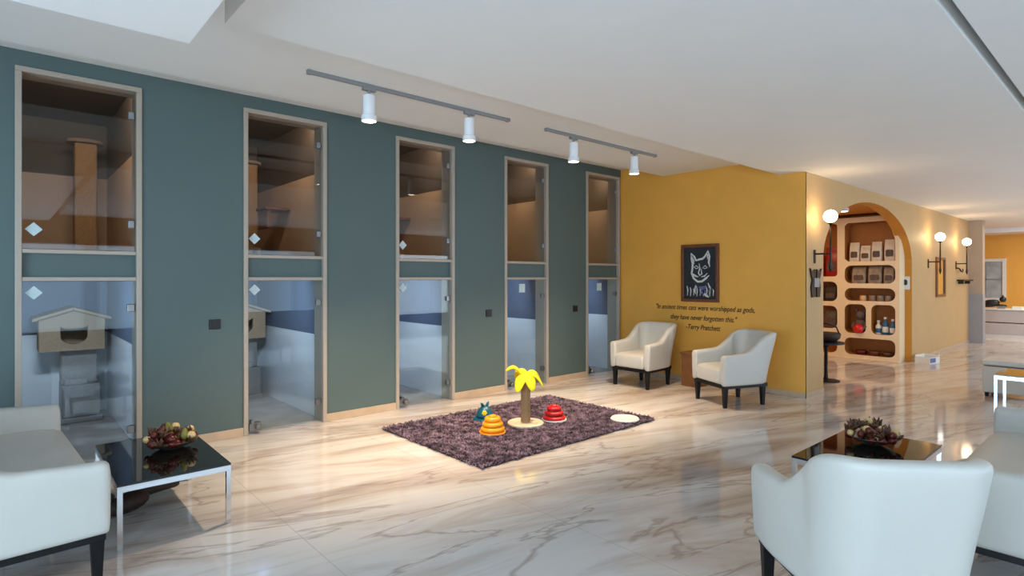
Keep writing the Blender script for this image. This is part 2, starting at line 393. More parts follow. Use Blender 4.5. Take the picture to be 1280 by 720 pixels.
# ------------------------------------------------------------------ glazed cat enclosures
for i in range(5):
    x0 = OX + PITCH*i; x1 = x0 + OW
    # lining frame round the tall opening, with two cross bars
    f = MB(); t = 0.034
    for a, b_ in ((x0-0.004, x0+t), (x1-t, x1+0.004)): f.box(a, GY-0.018, 0, b_, GY+0.2, Z3-t)
    f.box(x0-0.004, GY-0.018, Z3-t, x1+0.004, GY+0.2, Z3+0.004)
    f.box(x0+t, GY-0.012, Z2-0.004, x1-t, GY+0.16, Z2+0.026)
    f.box(x0+t, GY-0.012, Z1-0.026, x1-t, GY+0.16, Z1+0.004)
    struct(f.build('trim_%d' % (i+4), M['frame'], bevel=0.004))
    # rooms behind
    ra, rb, yb, split = x1-1.42, x1, 7.4, 0.83
    q = MB()
    def shell(z0, zs, z1, lo, hi):
        for za, zb, m_ in ((z0, zs, lo), (zs, z1, hi)):
            q.m(m_).box(ra-0.05, yb, za, rb+0.05, yb+0.05, zb).box(ra-0.05, GY+0.12, za, ra, yb, zb).box(rb, GY+0.2, za, rb+0.05, yb, zb)
    shell(0, split, Z1+0.02, M['tile'], M['bluegrey']); shell(Z2-0.02, Z2+0.86, 3.0, M['tan'], M['darkbrown'])
    q.m(M['enc_floor']).box(ra, GY+0.12, -0.02, rb, yb, 0.004).m(M['bluegrey']).box(ra, GY+0.12, Z1+0.02, rb, yb, Z1+0.06)
    q.m(M['wood']).box(ra, GY+0.12, Z2-0.04, rb, yb, Z2-0.01).m(M['darkbrown']).box(ra-0.05, GY+0.12, 3.0, rb+0.05, yb+0.05, 3.05)
    struct(q.build('wall_enclosure' + ('' if i == 0 else '.%03d' % i)))
    # lower glass door
    d = bpy.data.objects.new('door_%d' % (i+1), None); COL.objects.link(d); d.location = (x0, GY+0.03, 0); d['kind'] = 'structure'
    W = OW
    MB().box(t, 0, 0.012, W-t, 0.01, Z1-0.03).build('glass_pane', M['pane'], d)
    def fit(px, pz, parent, nm='hinge', m_='steel', w_=0.05, h_=0.06):
        MB().box(px-w_/2, -0.014, pz-h_/2, px+w_/2, 0.024, pz+h_/2).build(nm, M[m_], parent, bevel=0.004)
    fit(W-0.065, 1.16, d); fit(W-0.065, 0.20, d)
    lx = (lambda v: W-v) if i == 0 else (lambda v: v)
    lk = MB().box(min(lx(0.05), lx(0.15)), -0.02, 0.025, max(lx(0.05), lx(0.15)), 0.03, 0.095).lathe([(0.018, -0.06), (0.026, -0.05), (0.026, -0.02)], (lx(0.12), 0, 0.06), 14, 'Y').lathe([(0.016, -0.05), (0.016, 0)], (lx(0.07), 0, 0.115), 12, 'Y')
    lk.build('lock', M['steel'], d, bevel=0.003)
    def diamond(px, pz, parent, nm='diamond_sticker', r_=0.05):
        MB().prism([(r_, 0), (0, r_), (-r_, 0), (0, -r_)], lambda u, v, dd: (px+u, dd, pz+v), -0.003, 0.0).build(nm, M['sticker'], parent)
    if i < 3: diamond(0.10, 1.29, d)
    else: MB().box(W*0.36, -0.003, 1.21, W*0.36+0.1, 0, 1.32).build('notice_sticker', M['sticker'], d)
    # upper glass window
    u = bpy.data.objects.new('window_%d' % (i+1), None); COL.objects.link(u); u.location = (x0, GY+0.03, Z2); u['kind'] = 'structure'
    H = Z3-Z2
    MB().box(t, 0, 0.03, W-t, 0.01, H-0.05).build('glass_pane', M['pane_dark'], u)
    fit(W-0.062, H-0.22, u, m_='grey_metal', w_=0.04, h_=0.055); fit(W-0.062, 0.24, u, m_='grey_metal', w_=0.04, h_=0.055)
    if i < 3: diamond(0.10, 0.17, u)

# cat tree (house on a padded post) in the first two enclosures
def cat_tree(x, y, label):
    t = thing('cat_tree', label, 'cat tree', (x, y, 0.004), 0, 'cat trees inside the glass enclosures')
    b = MB().box(-0.14, -0.22, 0, 0.24, 0.24, 0.05).box(-0.08, -0.19, 0.05, 0.22, 0.22, 0.36); b.build('base_box', M['greycarpet'], t, bevel=0.012)
    MB().box(-0.08, -0.12, 0.36, 0.20, 0.14, 0.70).build('post', M['greycarpet'], t, bevel=0.012)
    MB().box(-0.06, -0.19, 0.36, 0.12, -0.125, 0.42).build('step', M['greycarpet'], t, bevel=0.01)
    fn = lambda u, v, d: (u, d, v)
    outer = [(-0.25, 0.70), (0.25, 0.70), (0.25, 1.0), (0.0, 1.08), (-0.25, 1.0)]
    face = [(0.105*math.cos(R(a)) + 0.01, 0.84 + 0.08*math.sin(R(a))) for a in range(170, 371, 20)]
    hole = face + [(0.115, 0.935), (0.075, 0.908), (-0.055, 0.908), (-0.095, 0.935)]
    hb = MB().holed(outer, [hole], fn, -0.24, -0.21)
    hb.box(-0.25, -0.21, 0.70, -0.22, 0.22, 1.0).box(0.22, -0.21, 0.70, 0.25, 0.22, 1.0).box(-0.22, 0.19, 0.70, 0.22, 0.22, 1.0).box(-0.22, -0.21, 0.70, 0.22, 0.19, 0.73)
    h = hb.build('house', M['kraft'], t)
    r = MB()
    for s_ in (-1, 1): r.prism([(s_*0.30, 0.985), (0, 1.085), (0, 1.115), (s_*0.30, 1.015)], fn, -0.29, 0.24)
    r.build('roof', M['kraft'], h, bevel=0.006)
    return t
cat_tree(0.49, 7.1, 'brown cat house with cat-face hole on grey post, behind the leftmost glass door')
cat_tree(0.49+PITCH, 7.1, 'partly hidden cat house on post behind the second glass door from left')
# posts and boxes in the upper enclosures
for i, lab in ((0, 'leftmost'), (1, 'second from left')):
    t = thing('scratching_post', 'pale tall scratching post inside the %s upper glass window' % lab, 'scratching post', (0.60+PITCH*i, 7.05, Z2-0.01), 0, 'scratching posts in the upper enclosures')
    MB().lathe([(0.17, 0), (0.17, 0.03)]).build('base', M['kraft'], t)
    MB().box(-0.09, -0.09, 0.03, 0.09, 0.09, 1.15).build('post', M['sisal'], t, bevel=0.02)
    MB().lathe([(0.15, 1.15), (0.15, 1.18)]).build('top_plate', M['kraft'], t)
for i, lab in ((1, 'second from left'), (2, 'middle')):
    t = thing('wall_box', 'brown cat step box on the wall inside the %s upper window' % lab, 'cat step', (OX+OW+PITCH*i-0.001, 6.45, Z2+0.55), 0, 'cat step boxes in the upper enclosures')
    MB().box(-0.26, -0.16, 0, 0, 0.16, 0.03).box(-0.24, -0.14, -0.2, -0.2, 0.14, 0).build('step', M['wood'], t, bevel=0.006)
for i, lab in ((1, 'second from left'), (2, 'middle')):
    t = thing('toy_box', 'small wooden block with round hole on the ledge inside the %s upper window' % lab, 'toy', (OX+0.16+PITCH*i, GY+0.28, Z2-0.01), 8, 'small blocks in the upper windows')
    MB().holed(rrect(-0.06, 0, 0.06, 0.11, 0.012), [[(0.03*math.cos(R(a)), 0.055+0.03*math.sin(R(a))) for a in range(0, 360, 30)]], lambda u, v, d: (u, d, v), -0.05, 0.05).build('block', M['sisal'], t)

# ------------------------------------------------------------------ track lights
def rail(x0, x1, label):
    t = thing('light_track', label, 'light track', ((x0+x1)/2, 3.87, 2.83), 0, 'ceiling light tracks')
    L_ = (x1-x0)/2
    MB().box(-L_, -0.013, -0.028, L_, 0.013, 0).build('track', M['grey_metal'], t, bevel=0.003)
    for s_ in (-1, 1): MB().box(s_*L_-0.015, -0.02, -0.03, s_*L_+0.015, 0.02, 0).build('end_cap', M['grey_metal'], t, bevel=0.003)
rail(1.57, 3.385, 'long white ceiling light track with two spotlights, nearer the camera')
rail(3.88, 5.66, 'white ceiling light track with two spotlights, nearer the ochre wall')
def spot(x, label):
    t = thing('track_spotlight', label, 'spotlight', (x, 3.87, 2.802), 0, 'white cylinder spotlights on the ceiling tracks')
    MB().box(-0.05, -0.016, -0.022, 0.05, 0.016, 0).lathe([(0.012, -0.06), (0.012, -0.022)]).build('mount', M['grey_metal'], t)
    MB().lathe([(0.03, -0.05), (0.043, -0.055), (0.045, -0.2), (0.043, -0.205)], n=28).build('body', M['white_metal'], t, smooth=True, autos=True); bd = COL.objects[-1]
    MB().lathe([(0.050, -0.2), (0.056, -0.205), (0.056, -0.245), (0.050, -0.245), (0.048, -0.215)], n=28).build('rim', M['white_metal'], bd, smooth=True, autos=True)
    MB().lathe([(0.047, -0.236), (0.047, -0.244)], n=28).build('lens', M['lamp'], bd)
    l = bpy.data.lights.new('spot_lamp', 'SPOT'); l.energy = P_SPOT; l.color = SPOTC; l.spot_size = R(88); l.spot_blend = 1.0; l.shadow_soft_size = 0.04
    o = bpy.data.objects.new('spot_lamp', l); COL.objects.link(o); o.parent = t; o.location = (0, 0, -0.26); o.rotation_euler = (R(8), 0, 0)
spot(2.02, 'white cylinder spotlight, leftmost of the four on the ceiling')
spot(2.95, 'white cylinder spotlight, second from the left on the ceiling')
spot(4.26, 'white cylinder spotlight, third from the left on the ceiling')
spot(5.26, 'white cylinder spotlight, rightmost, in front of the ochre wall')

# black wall switches on the green wall
for x, z, lab in ((1.35, 1.0, 'between the first and second glass doors'), (4.38, 0.97, 'between the third and fourth glass doors'), (5.93, 0.97, 'between the fourth and fifth glass doors')):
    t = thing('wall_switch', 'small black square wall switch on the green wall ' + lab, 'switch', (x, GY, z), 0, 'black switches on the green wall')
    MB().box(-0.045, -0.012, -0.042, 0.045, 0, 0.042).build('plate', M['black'], t, bevel=0.004); pl_ = COL.objects[-1]
    MB().box(-0.022, -0.017, -0.03, 0.022, -0.012, 0.03).build('rocker', M['black'], pl_, bevel=0.002)

# ------------------------------------------------------------------ armchairs and loveseats (front towards local +X)
def sstep(a, b, x):
    t = max(0, min(1, (x-a)/(b-a))); return t*t*(3-2*t)
def upholstered(name, label, cat, loc, rz, W, depth=0.68, back_h=0.80, arm_h=0.565, group=None, lean=0.13, rc=0.15, tp=1.0):
    t = thing(name, label, cat, loc, rz, group)
    xf, xb, hy, th = depth/2, -depth/2+0.06, W/2, 0.085
    path = []                                            # outer outline at the base, left front -> back -> right front
    n1 = 14
    for i in range(n1): path.append((xf + (xb+rc-xf)*i/n1, hy, 0.0, 1.0))
    for i in range(9):
        a = R(90 + 90*i/8); path.append((xb+rc+rc*math.cos(a), hy-rc+rc*math.sin(a), -math.cos(a), math.sin(a)))
    n2 = 5 if W < 1 else 13
    for i in range(1, n2): path.append((xb, (hy-rc)*(1-2*i/n2), 1.0, 0.0))
    full = path + [(x, -y, bx_, -sy_) for x, y, bx_, sy_ in path[:n1+9][::-1]]
    secs = []
    def section(x, y, back, side, h, thk, zlo=0.235):
        nx, ny = -back, side
        nl = math.hypot(nx, ny) or 1; nx /= nl; ny /= nl
        ln = lean*back
        prof = [(0.0, zlo), (0.002, zlo+0.02), (0.004, zlo+0.3*(h-zlo)), (0.006, zlo+0.65*(h-zlo)), (0.006, h-0.035), (0.0, h-0.012), (-0.022, h), (-thk+0.022, h), (-thk, h-0.014), (-thk-0.004, h-0.04), (-thk-0.006, zlo+0.6*(h-zlo)), (-thk-0.004, zlo+0.3*(h-zlo)), (-thk, zlo)]
        ring = []
        for o_, z in prof:
            k_ = max(0, (z-0.3)/0.5)
            off = o_ + ln*k_ + 0.02*abs(side)*k_
            xx = x+nx*off; ring.append(bm.verts.new((xx, (y+ny*off)*(tp+(1-tp)*sstep(xb-0.05, xf-0.1, xx)), z)))
        return ring
    mb = MB(); bm = mb.bm
    for i, (x, y, b_, s_) in enumerate(full):
        h = arm_h + 0.02*sstep(xf, 0, x) + (back_h-arm_h-0.02)*(1-sstep(xb-0.0, xb+0.36, x))
        if i == 0 or i == len(full)-1:
            secs.append(section(x+0.012, y-(0.012 if y > 0 else -0.012), 0, s_, h-0.02, th-0.024))
            secs.append(section(x, y, 0, s_, h, th)) if i == 0 else secs.insert(len(secs)-1, section(x, y, 0, s_, h, th))
        else: secs.append(section(x, y, b_, s_, h, th))
    for a, b_ in zip(secs, secs[1:]):
        for k_ in range(len(a)-1): mb.face([a[k_], a[k_+1], b_[k_+1], b_[k_]])
        mb.face([a[-1], a[0], b_[0], b_[-1]])
    mb.face(secs[0]); mb.face(secs[-1])
    mb.build('back_and_arms', M['leather'], t, smooth=True, subsurf=1)
    # seat cushion
    sy = hy-th+0.004
    prof = [(xb+0.04, 0.25), (xb+0.04, 0.43), (xf-0.10, 0.425), (xf-0.03, 0.417), (xf+0.012, 0.395), (xf+0.022, 0.36), (xf+0.012, 0.25)]
    MB().prism(prof, lambda u, v, d: (u, d*(tp+(1-tp)*sstep(xb-0.05, xf-0.1, u)), v), -sy, sy).build('seat_cushion', M['leather'], t, smooth=True, bevel=0.022, bseg=3, autos=True)
    # black rail and legs
    ty = hy*(tp*0.5+0.5) if tp < 1 else hy
    MB().prism([(xb+0.03, -hy*tp+0.02), (xf-0.005, -hy+0.02), (xf-0.005, hy-0.02), (xb+0.03, hy*tp-0.02)], lambda u, v, d: (u, v, d), 0.205, 0.245).build('base_rail', M['blackwood'], t, bevel=0.004)
    for sx in (xf-0.035, xb+0.075):
        hl = hy if sx > 0 else hy*tp
        for yy in (hl-0.05, -hl+0.05):
            MB().taper(sx, yy, 0, 0.21, 0.017, 0.026, dx=-0.0).build('leg', M['blackwood'], t, bevel=0.003)
    return t
G1 = 'white armchairs'
upholstered('armchair', 'cream armchair beside the end of the green wall, left of the wooden cube table', 'armchair', (6.30, 4.46, 0), 180, 0.60, group=G1, tp=0.86)
upholstered('armchair', 'cream armchair turned sideways by the ochre corner, right of the wooden cube table', 'armchair', (6.16, 3.16, 0), 154, 0.60, group=G1, tp=0.86)
upholstered('armchair', 'large white armchair in the foreground seen from behind, by the right coffee table', 'armchair', (2.50, 0.755, 0), 43, 0.615, group=G1, tp=0.78, lean=0.12)
upholstered('loveseat', 'white loveseat cut off by the left edge, beside the left coffee table', 'sofa', (-0.05, 3.985, 0), 3, 1.70, depth=0.72, back_h=0.78, group='white loveseats')
upholstered('loveseat', 'white loveseat cut off by the right edge, behind the foreground armchair', 'sofa', (3.995, 0.33, 0), 90, 1.73, depth=0.72, back_h=0.78, group='white loveseats')

# small wooden cube table between the armchairs
t = thing('cube_table', 'small brown wooden cube table between the two cream armchairs', 'side table', (6.70, 3.98, 0), 0)
MB().box(-0.12, -0.12, 0.0, 0.12, 0.12, 0.41).build('body', M['walnut'], t, bevel=0.004)
MB().box(-0.13, -0.13, 0.41, 0.13, 0.13, 0.435).build('table_top', M['walnut'], t, bevel=0.004)

# ------------------------------------------------------------------ coffee tables with bowls of dried pods
def coffee_table(label, loc, rz, topm='blackglass'):
    t = thing('coffee_table', label, 'coffee table', loc, rz, 'chrome framed glass coffee tables')
    a, b_, s_ = 0.47, 0.27, 0.024
    MB().box(-a, -b_, 0.33, a, b_, 0.342).build('glass_top', M[topm], t, bevel=0.002)
    f = MB().box(-a, -b_, 0.30, a, -b_+s_, 0.33).box(-a, b_-s_, 0.30, a, b_, 0.33).box(-a, -b_+s_, 0.30, -a+s_, b_-s_, 0.33).box(a-s_, -b_+s_, 0.30, a, b_-s_, 0.33)
    f.build('frame', M['chrome'], t)
    for sx in (-1, 1):
        for sy in (-1, 1):
            MB().box(min(sx*a, sx*(a-s_)), min(sy*b_, sy*(b_-s_)), 0, max(sx*a, sx*(a-s_)), max(sy*b_, sy*(b_-s_)), 0.30).build('leg', M['chrome'], t)
    return t
coffee_table('black glass coffee table with chrome legs in front of the left loveseat', (0.70, 3.98, 0), 90)
coffee_table('black glass coffee table with chrome legs behind the foreground armchair', (3.97, 1.17, 0), 0)

def pod_meshes():
    out = []
    for nm, m_ in (('podred', 'podred'), ('podcream', 'podcream'), ('podbrown', 'podbrown'), ('podgreen', 'podgreen')):
        b = MB(); r_ = random.Random(nm)
        if nm in ('podred', 'podcream'):
            b.sphere((0, 0, 0), 0.022, 2)
        elif nm == 'podbrown':                                # open star-shaped seed pod
            for q in range(6):
                a = 2*math.pi*q/6
                b.tube([(0, 0, -0.01), (0.012*math.cos(a), 0.012*math.sin(a), 0.008), (0.024*math.cos(a), 0.024*math.sin(a), 0.03)], [0.008, 0.009, 0.002], 6)
        else:                                                 # ribbed cone
            b.lathe([(0.004, -0.03), (0.016, -0.022), (0.02, -0.008), (0.016, -0.004), (0.017, 0.006), (0.012, 0.012), (0.012, 0.02), (0.002, 0.03)], n=10)
        me_o = b.build('dried_pod', M[m_], smooth=True); me = me_o.data; bpy.data.objects.remove(me_o); out.append((nm, me))
    return out
PODS = pod_meshes()
PODLAB = {'podred': 'shiny dark red', 'podcream': 'pale cream round', 'podbrown': 'spiky brown', 'podgreen': 'ribbed olive'}
def potpourri(x, y, z, where, seed, kinds, n=54):
    r_ = random.Random(seed)
    t = thing('bowl', 'shallow pewter bowl of dried pods on the %s coffee table' % where, 'bowl', (x, y, z), 0, 'bowls of dried pods')
    MB().lathe([(0.05, 0), (0.055, 0.004), (0.10, 0.022), (0.135, 0.05), (0.138, 0.052), (0.132, 0.052), (0.098, 0.03), (0.05, 0.012), (0.0, 0.011)], n=32).build('dish', M['bowl'], t, smooth=True)
    placed = []
    for k_ in range(n*8):
        if len(placed) >= n: break
        a = r_.uniform(0, 2*math.pi); d_ = 0.135*math.sqrt(r_.random())
        px, py = d_*math.cos(a), d_*math.sin(a)
        zz = 0.036 + 0.22*max(0, d_-0.05)
        for q in placed:
            dd = math.hypot(px-q[0], py-q[1])
            if dd < 0.037: zz = max(zz, q[2] + math.sqrt(0.037**2-dd*dd)*0.85)
        if zz > 0.15 - 0.35*d_: continue
        placed.append((px, py, zz))
    for px, py, zz in placed:
        nm, me = PODS[r_.choice(kinds)]
        o = bpy.data.objects.new('dried_pod', me); COL.objects.link(o)
        o.location = (x+px, y+py, z+zz); o.rotation_euler = (r_.uniform(-0.6, 0.6), r_.uniform(-0.6, 0.6), r_.uniform(0, 6))
        s_ = r_.uniform(0.9, 1.25); o.scale = (s_, s_, s_)
        tag(o, '%s dried pod heaped in the bowl on the %s coffee table' % (PODLAB[nm], where), 'dried pod', '%s pods in the %s bowl' % (PODLAB[nm], where))
potpourri(0.78, 4.06, 0.342, 'left', 3, (0, 0, 0, 2, 2, 1, 3))
potpourri(4.13, 1.20, 0.342, 'right', 5, (2, 2, 2, 2, 1, 0))

# dark driftwood ornament on the floor under the left coffee table
t = MB()
t.tube([(-0.16, -0.10, 0.05), (-0.05, -0.05, 0.07), (0.02, 0.02, 0.06), (0.06, 0.06, 0.05)], [0.05, 0.065, 0.06, 0.03], 12)
t.tube([(-0.10, 0.02, 0.05), (0.06, 0.10, 0.075), (0.20, 0.16, 0.06), (0.27, 0.19, 0.05)], [0.035, 0.04, 0.032, 0.03], 10)
t.tube([(-0.18, -0.06, 0.03), (-0.16, 0.08, 0.08), (-0.10, 0.16, 0.05)], [0.03, 0.04, 0.03], 10)
o = t.build('driftwood', M['drift'], smooth=True, subsurf=1); o.location = (0.60, 4.10, 0.0)
tag(o, 'dark brown driftwood piece on the floor under the left coffee table', 'driftwood')

# ------------------------------------------------------------------ rug and cat toys
RX0, RX1, RY0, RY1 = 2.60, 4.78, 3.26, 4.74
rug = thing('rug', 'dark purple brown shaggy rug under the cat toys', 'rug', ((RX0+RX1)/2, (RY0+RY1)/2, 0), 0)
hx, hy = (RX1-RX0)/2, (RY1-RY0)/2
MB().box(-hx+0.01, -hy+0.01, 0, hx-0.01, hy-0.01, 0.012).build('backing', M['rugbase'], rug)
pm = bpy.data.materials.new('rug_pile'); pm.use_nodes = True; nt = pm.node_tree; pb = nt.nodes['Principled BSDF']; pb.inputs['Roughness'].default_value = 0.75
tc = nt.nodes.new('ShaderNodeTexCoord'); nn = nt.nodes.new('ShaderNodeTexNoise'); nn.inputs['Scale'].default_value = 15; nn.inputs['Detail'].default_value = 4
nt.links.new(tc.outputs['Object'], nn.inputs['Vector'])
rr = nt.nodes.new('ShaderNodeValToRGB'); e = rr.color_ramp.elements
e[0].position = 0.38; e[0].color = srgb(54, 38, 52); e[1].position = 0.66; e[1].color = srgb(142, 118, 136)
nt.links.new(nn.outputs['Fac'], rr.inputs['Fac']); nt.links.new(rr.outputs['Color'], pb.inputs['Base Color'])
p = MB(); rp = random.Random(11)
for k_ in range(30000):
    x = rp.uniform(-hx, hx); y = rp.uniform(-hy, hy); a = rp.uniform(0, 6.283); L_ = rp.uniform(0.02, 0.045); h = rp.uniform(0.016, 0.034); w_ = 0.0045
    ca, sa = math.cos(a), math.sin(a)
    v = [p.bm.verts.new(q) for q in ((x-sa*w_, y+ca*w_, 0.008), (x+sa*w_, y-ca*w_, 0.008), (x+ca*L_*0.5+sa*w_, y+sa*L_*0.5-ca*w_, h), (x+ca*L_*0.5-sa*w_, y+sa*L_*0.5+ca*w_, h), (x+ca*L_, y+sa*L_, h*0.72))]
    p.face([v[0], v[1], v[2], v[3]]); p.face([v[3], v[2], v[4]])
po = p.build('pile', pm, rug, fix=False); po['kind'] = 'stuff'
ZR = 0.022
# palm scratching post
t = thing('palm_scratcher', 'palm shaped cat scratcher with yellow plush leaves and sisal trunk on the rug', 'cat scratcher', (3.66, 3.93, ZR), 0)
MB().lathe([(0.165, 0), (0.17, 0.006), (0.17, 0.02), (0.163, 0.026), (0.0, 0.026)], n=40).build('base', M['cream'], t, smooth=True, autos=True)
tr = []
z = 0.026
while z < 0.42: tr += [(0.042, z), (0.0465, z+0.004), (0.042, z+0.008)]; z += 0.009
MB().lathe(tr, n=24).build('trunk', M['sisal'], t, smooth=True)
MB().sphere((0, 0, 0.445), 0.062, 3, (1, 1, 0.7)).build('crown', M['yplush'], t, smooth=True)
def leaf(ang, L_, rise, droop, wd):
    b = MB(); n = 9; rows = []
    for i in range(n):
        u = i/(n-1); r_ = 0.02 + L_*u; zc = 0.45 + rise*math.sin(math.pi*min(1, u*0.9)) - droop*u*u
        w_ = wd*(0.35+0.65*math.sin(math.pi*(0.16+0.8*u)))*(1 if u < 0.9 else 0.55); th = 0.026*(1-0.5*u)
        ring = []
        for k_ in range(10):
            q = 2*math.pi*k_/10; ring.append(b.bm.verts.new((r_*math.cos(ang) - math.sin(ang)*w_*math.cos(q), r_*math.sin(ang) + math.cos(ang)*w_*math.cos(q), zc + th*math.sin(q) - 0.25*abs(w_*math.cos(q)))))
        rows.append(ring)
    for a_, c_ in zip(rows, rows[1:]):
        for k_ in range(10): b.face([a_[k_], a_[(k_+1)%10], c_[(k_+1)%10], c_[k_]])
    b.face(rows[0]); b.face(rows[-1])
    b.build('leaf', M['yplush'], t, smooth=True, subsurf=1)
va = R(YAW)                                            # view heading, used only to orient the leaves as seen
for da, L_, ri, dr, wd in ((100, 0.17, 0.085, -0.03, 0.045), (150, 0.14, 0.03, 0.13, 0.062), (205, 0.13, 0.03, 0.12, 0.062), (262, 0.15, 0.05, 0.12, 0.058), (310, 0.15, 0.06, 0.08, 0.06), (30, 0.15, 0.07, 0.07, 0.06)):
    leaf(va + R(da), L_, ri, dr, wd)
# ball tower toys
def tower(name, label, loc, mats, rad, tier_h, gap, base_m):
    t = thing(name, label, 'cat toy', loc, 0)
    MB().lathe([(rad[0]*1.05, 0), (rad[0]*1.1, 0.005), (rad[0]*1.08, 0.014), (0, 0.016)], n=36).build('base', M[base_m], t, smooth=True, autos=True)
    z = 0.016
    for i, r_ in enumerate(rad):
        h = tier_h
        MB().lathe([(r_*0.80, z), (r_*0.95, z+h*0.08), (r_, z+h*0.35), (r_*0.97, z+h*0.7), (r_*0.86, z+h*0.95), (r_*0.5, z+h), (0, z+h)], n=36).build('tier', M[mats[0]], t, smooth=True)
        if gap and i < len(rad)-1: MB().lathe([(r_*0.72, z+h), (r_*0.72, z+h+gap)], n=30).build('track_ring', M[mats[1]], t, smooth=True, autos=True)
        z += h + gap
    MB().lathe([(rad[-1]*0.5, z-gap), (rad[-1]*0.42, z-gap+0.012), (rad[-1]*0.2, z-gap+0.018), (0, z-gap+0.019)], n=24).build('cap', M[mats[0]], t, smooth=True)
tower('ball_tower', 'orange three-tier ball tower toy on the rug', (3.25, 3.92, ZR), ('oplast', 'oplast'), (0.108, 0.094, 0.074), 0.042, 0.0, 'oplast')
tower('ball_tower', 'red three-tier ball tower toy on the rug', (3.98, 3.87, ZR), ('rplast', 'rdark'), (0.112, 0.092, 0.070), 0.030, 0.014, 'wplast')
t = thing('spinner_toy', 'dark teal dome cat toy with small yellow flower, behind the orange toy', 'cat toy', (3.50, 4.34, ZR), 0)
MB().lathe([(0.11, 0), (0.115, 0.006), (0.11, 0.02), (0.0, 0.024)], n=32).build('base', M['teal'], t, smooth=True, autos=True)
MB().lathe([(0.085, 0.022), (0.082, 0.05), (0.066, 0.09), (0.04, 0.12), (0.012, 0.135), (0.0, 0.136)], n=28).build('dome', M['teal'], t, smooth=True)
for sx in (-1, 1): MB().tube([(0.02*sx, 0.0, 0.12), (0.035*sx, 0, 0.15), (0.05*sx, 0, 0.165)], [0.016, 0.014, 0.004], 10).build('ear', M['teal'], t, smooth=True)
fa = R(YAW+180); nx, ny = math.cos(fa), math.sin(fa)
b = MB()
for q in range(6):
    a = 2*math.pi*q/6; b.sphere((nx*0.076 - ny*0.016*math.cos(a)+0.0, ny*0.076 + nx*0.016*math.cos(a), 0.075+0.016*math.sin(a)), 0.010, 2)
b.sphere((nx*0.08, ny*0.08, 0.075), 0.009, 2)
b.build('flower', M['yplush'], t, smooth=True)
t = thing('toy_ring', 'flat white round cat toy near the right corner of the rug', 'cat toy', (4.50, 3.42, ZR), 0)
MB().lathe([(0.085, 0.0), (0.17, 0.0), (0.178, 0.012), (0.165, 0.026), (0.12, 0.026), (0.112, 0.012), (0.085, 0.01)], n=48).build('ring', M['wplast'], t, smooth=True, autos=True)
t.scale = (0.78, 0.78, 0.9)
MB().lathe([(0.07, 0.0), (0.07, 0.014), (0.03, 0.02), (0, 0.02)], n=30).build('hub', M['wplast'], t, smooth=True, autos=True)
for q in range(4):
    a = math.pi*q/2+0.4; MB().box(0.06, -0.012, 0.002, 0.095, 0.012, 0.012).build('spoke', M['wplast'], t).rotation_euler = (0, 0, a)

# ------------------------------------------------------------------ picture and lettering on the ochre wall
t = thing('picture', 'framed white cat drawing on dark ground on the ochre wall', 'picture', (YX, 4.04, 1.46), 0)
pf = lambda y0, z0, y1, z1, b_, d0=-0.035: b_.box(d0, y0, z0, 0, y1, z1)
b = MB(); hw_, hh, fw = 0.275, 0.385, 0.042
pf(-hw_, -hh, hw_, -hh+fw, b); pf(-hw_, hh-fw, hw_, hh, b); pf(-hw_, -hh+fw, -hw_+fw, hh-fw, b); pf(hw_-fw, -hh+fw, hw_, hh-fw, b)
b.build('frame', M['wood'], t, bevel=0.006)
MB().box(-0.015, -hw_+fw, -hh+fw, 0, hw_-fw, hh-fw).build('canvas', M['canvas'], t); cv_ = COL.objects[-1]
def strokes(lines, m_, nm):
    b = MB()
    for pts, wd in lines:                                  # u to the right (= -Y), v up
        P = [Vector((u, v)) for u, v in pts]; L_, R_ = [], []
        for i, q in enumerate(P):
            d_ = (P[min(i+1, len(P)-1)] - P[max(i-1, 0)]).normalized(); n_ = Vector((-d_.y, d_.x)) * wd * (1 if 0 < i < len(P)-1 else 0.35)
            L_.append(b.bm.verts.new((-0.0165, -(q+n_).x, (q+n_).y))); R_.append(b.bm.verts.new((-0.0165, -(q-n_).x, (q-n_).y)))
        for i in range(len(P)-1): b.face([L_[i], L_[i+1], R_[i+1], R_[i]])
    return b.build(nm, M[m_], cv_)
S = []
S += [([(-0.13, 0.27), (-0.12, 0.19), (-0.105, 0.12), (-0.11, 0.05), (-0.12, 0.0), (-0.09, -0.07), (-0.03, -0.115), (0.03, -0.11), (0.09, -0.07), (0.135, -0.03)], 0.014)]
S += [([(-0.13, 0.27), (-0.08, 0.22), (-0.055, 0.17), (-0.02, 0.18), (0.04, 0.19), (0.075, 0.22), (0.12, 0.29), (0.14, 0.22), (0.13, 0.14), (0.145, 0.08)], 0.013)]
S += [([(0.08, 0.23), (0.11, 0.25), (0.115, 0.18)], 0.012), ([(-0.115, 0.22), (-0.09, 0.17), (-0.085, 0.12)], 0.010)]
S += [([(-0.09, 0.08), (-0.05, 0.10), (-0.02, 0.07), (-0.05, 0.06), (-0.09, 0.08)], 0.006), ([(0.04, 0.07), (0.08, 0.10), (0.11, 0.07), (0.07, 0.06), (0.04, 0.07)], 0.006)]
S += [([(-0.01, 0.13), (0.0, 0.06), (-0.02, 0.0), (0.0, -0.03), (0.03, -0.01), (0.02, 0.06)], 0.010), ([(-0.10, -0.01), (-0.06, -0.04), (-0.02, -0.05)], 0.014), ([(0.02, -0.05), (0.07, -0.04), (0.11, 0.0)], 0.010)]
for q in range(9):
    u = -0.19 + q*0.047
    S.append(([(u, -0.17 - 0.02*(q % 3)), (u+0.012, -0.23), (u+0.006, -0.30 - 0.01*(q % 2))], 0.009))
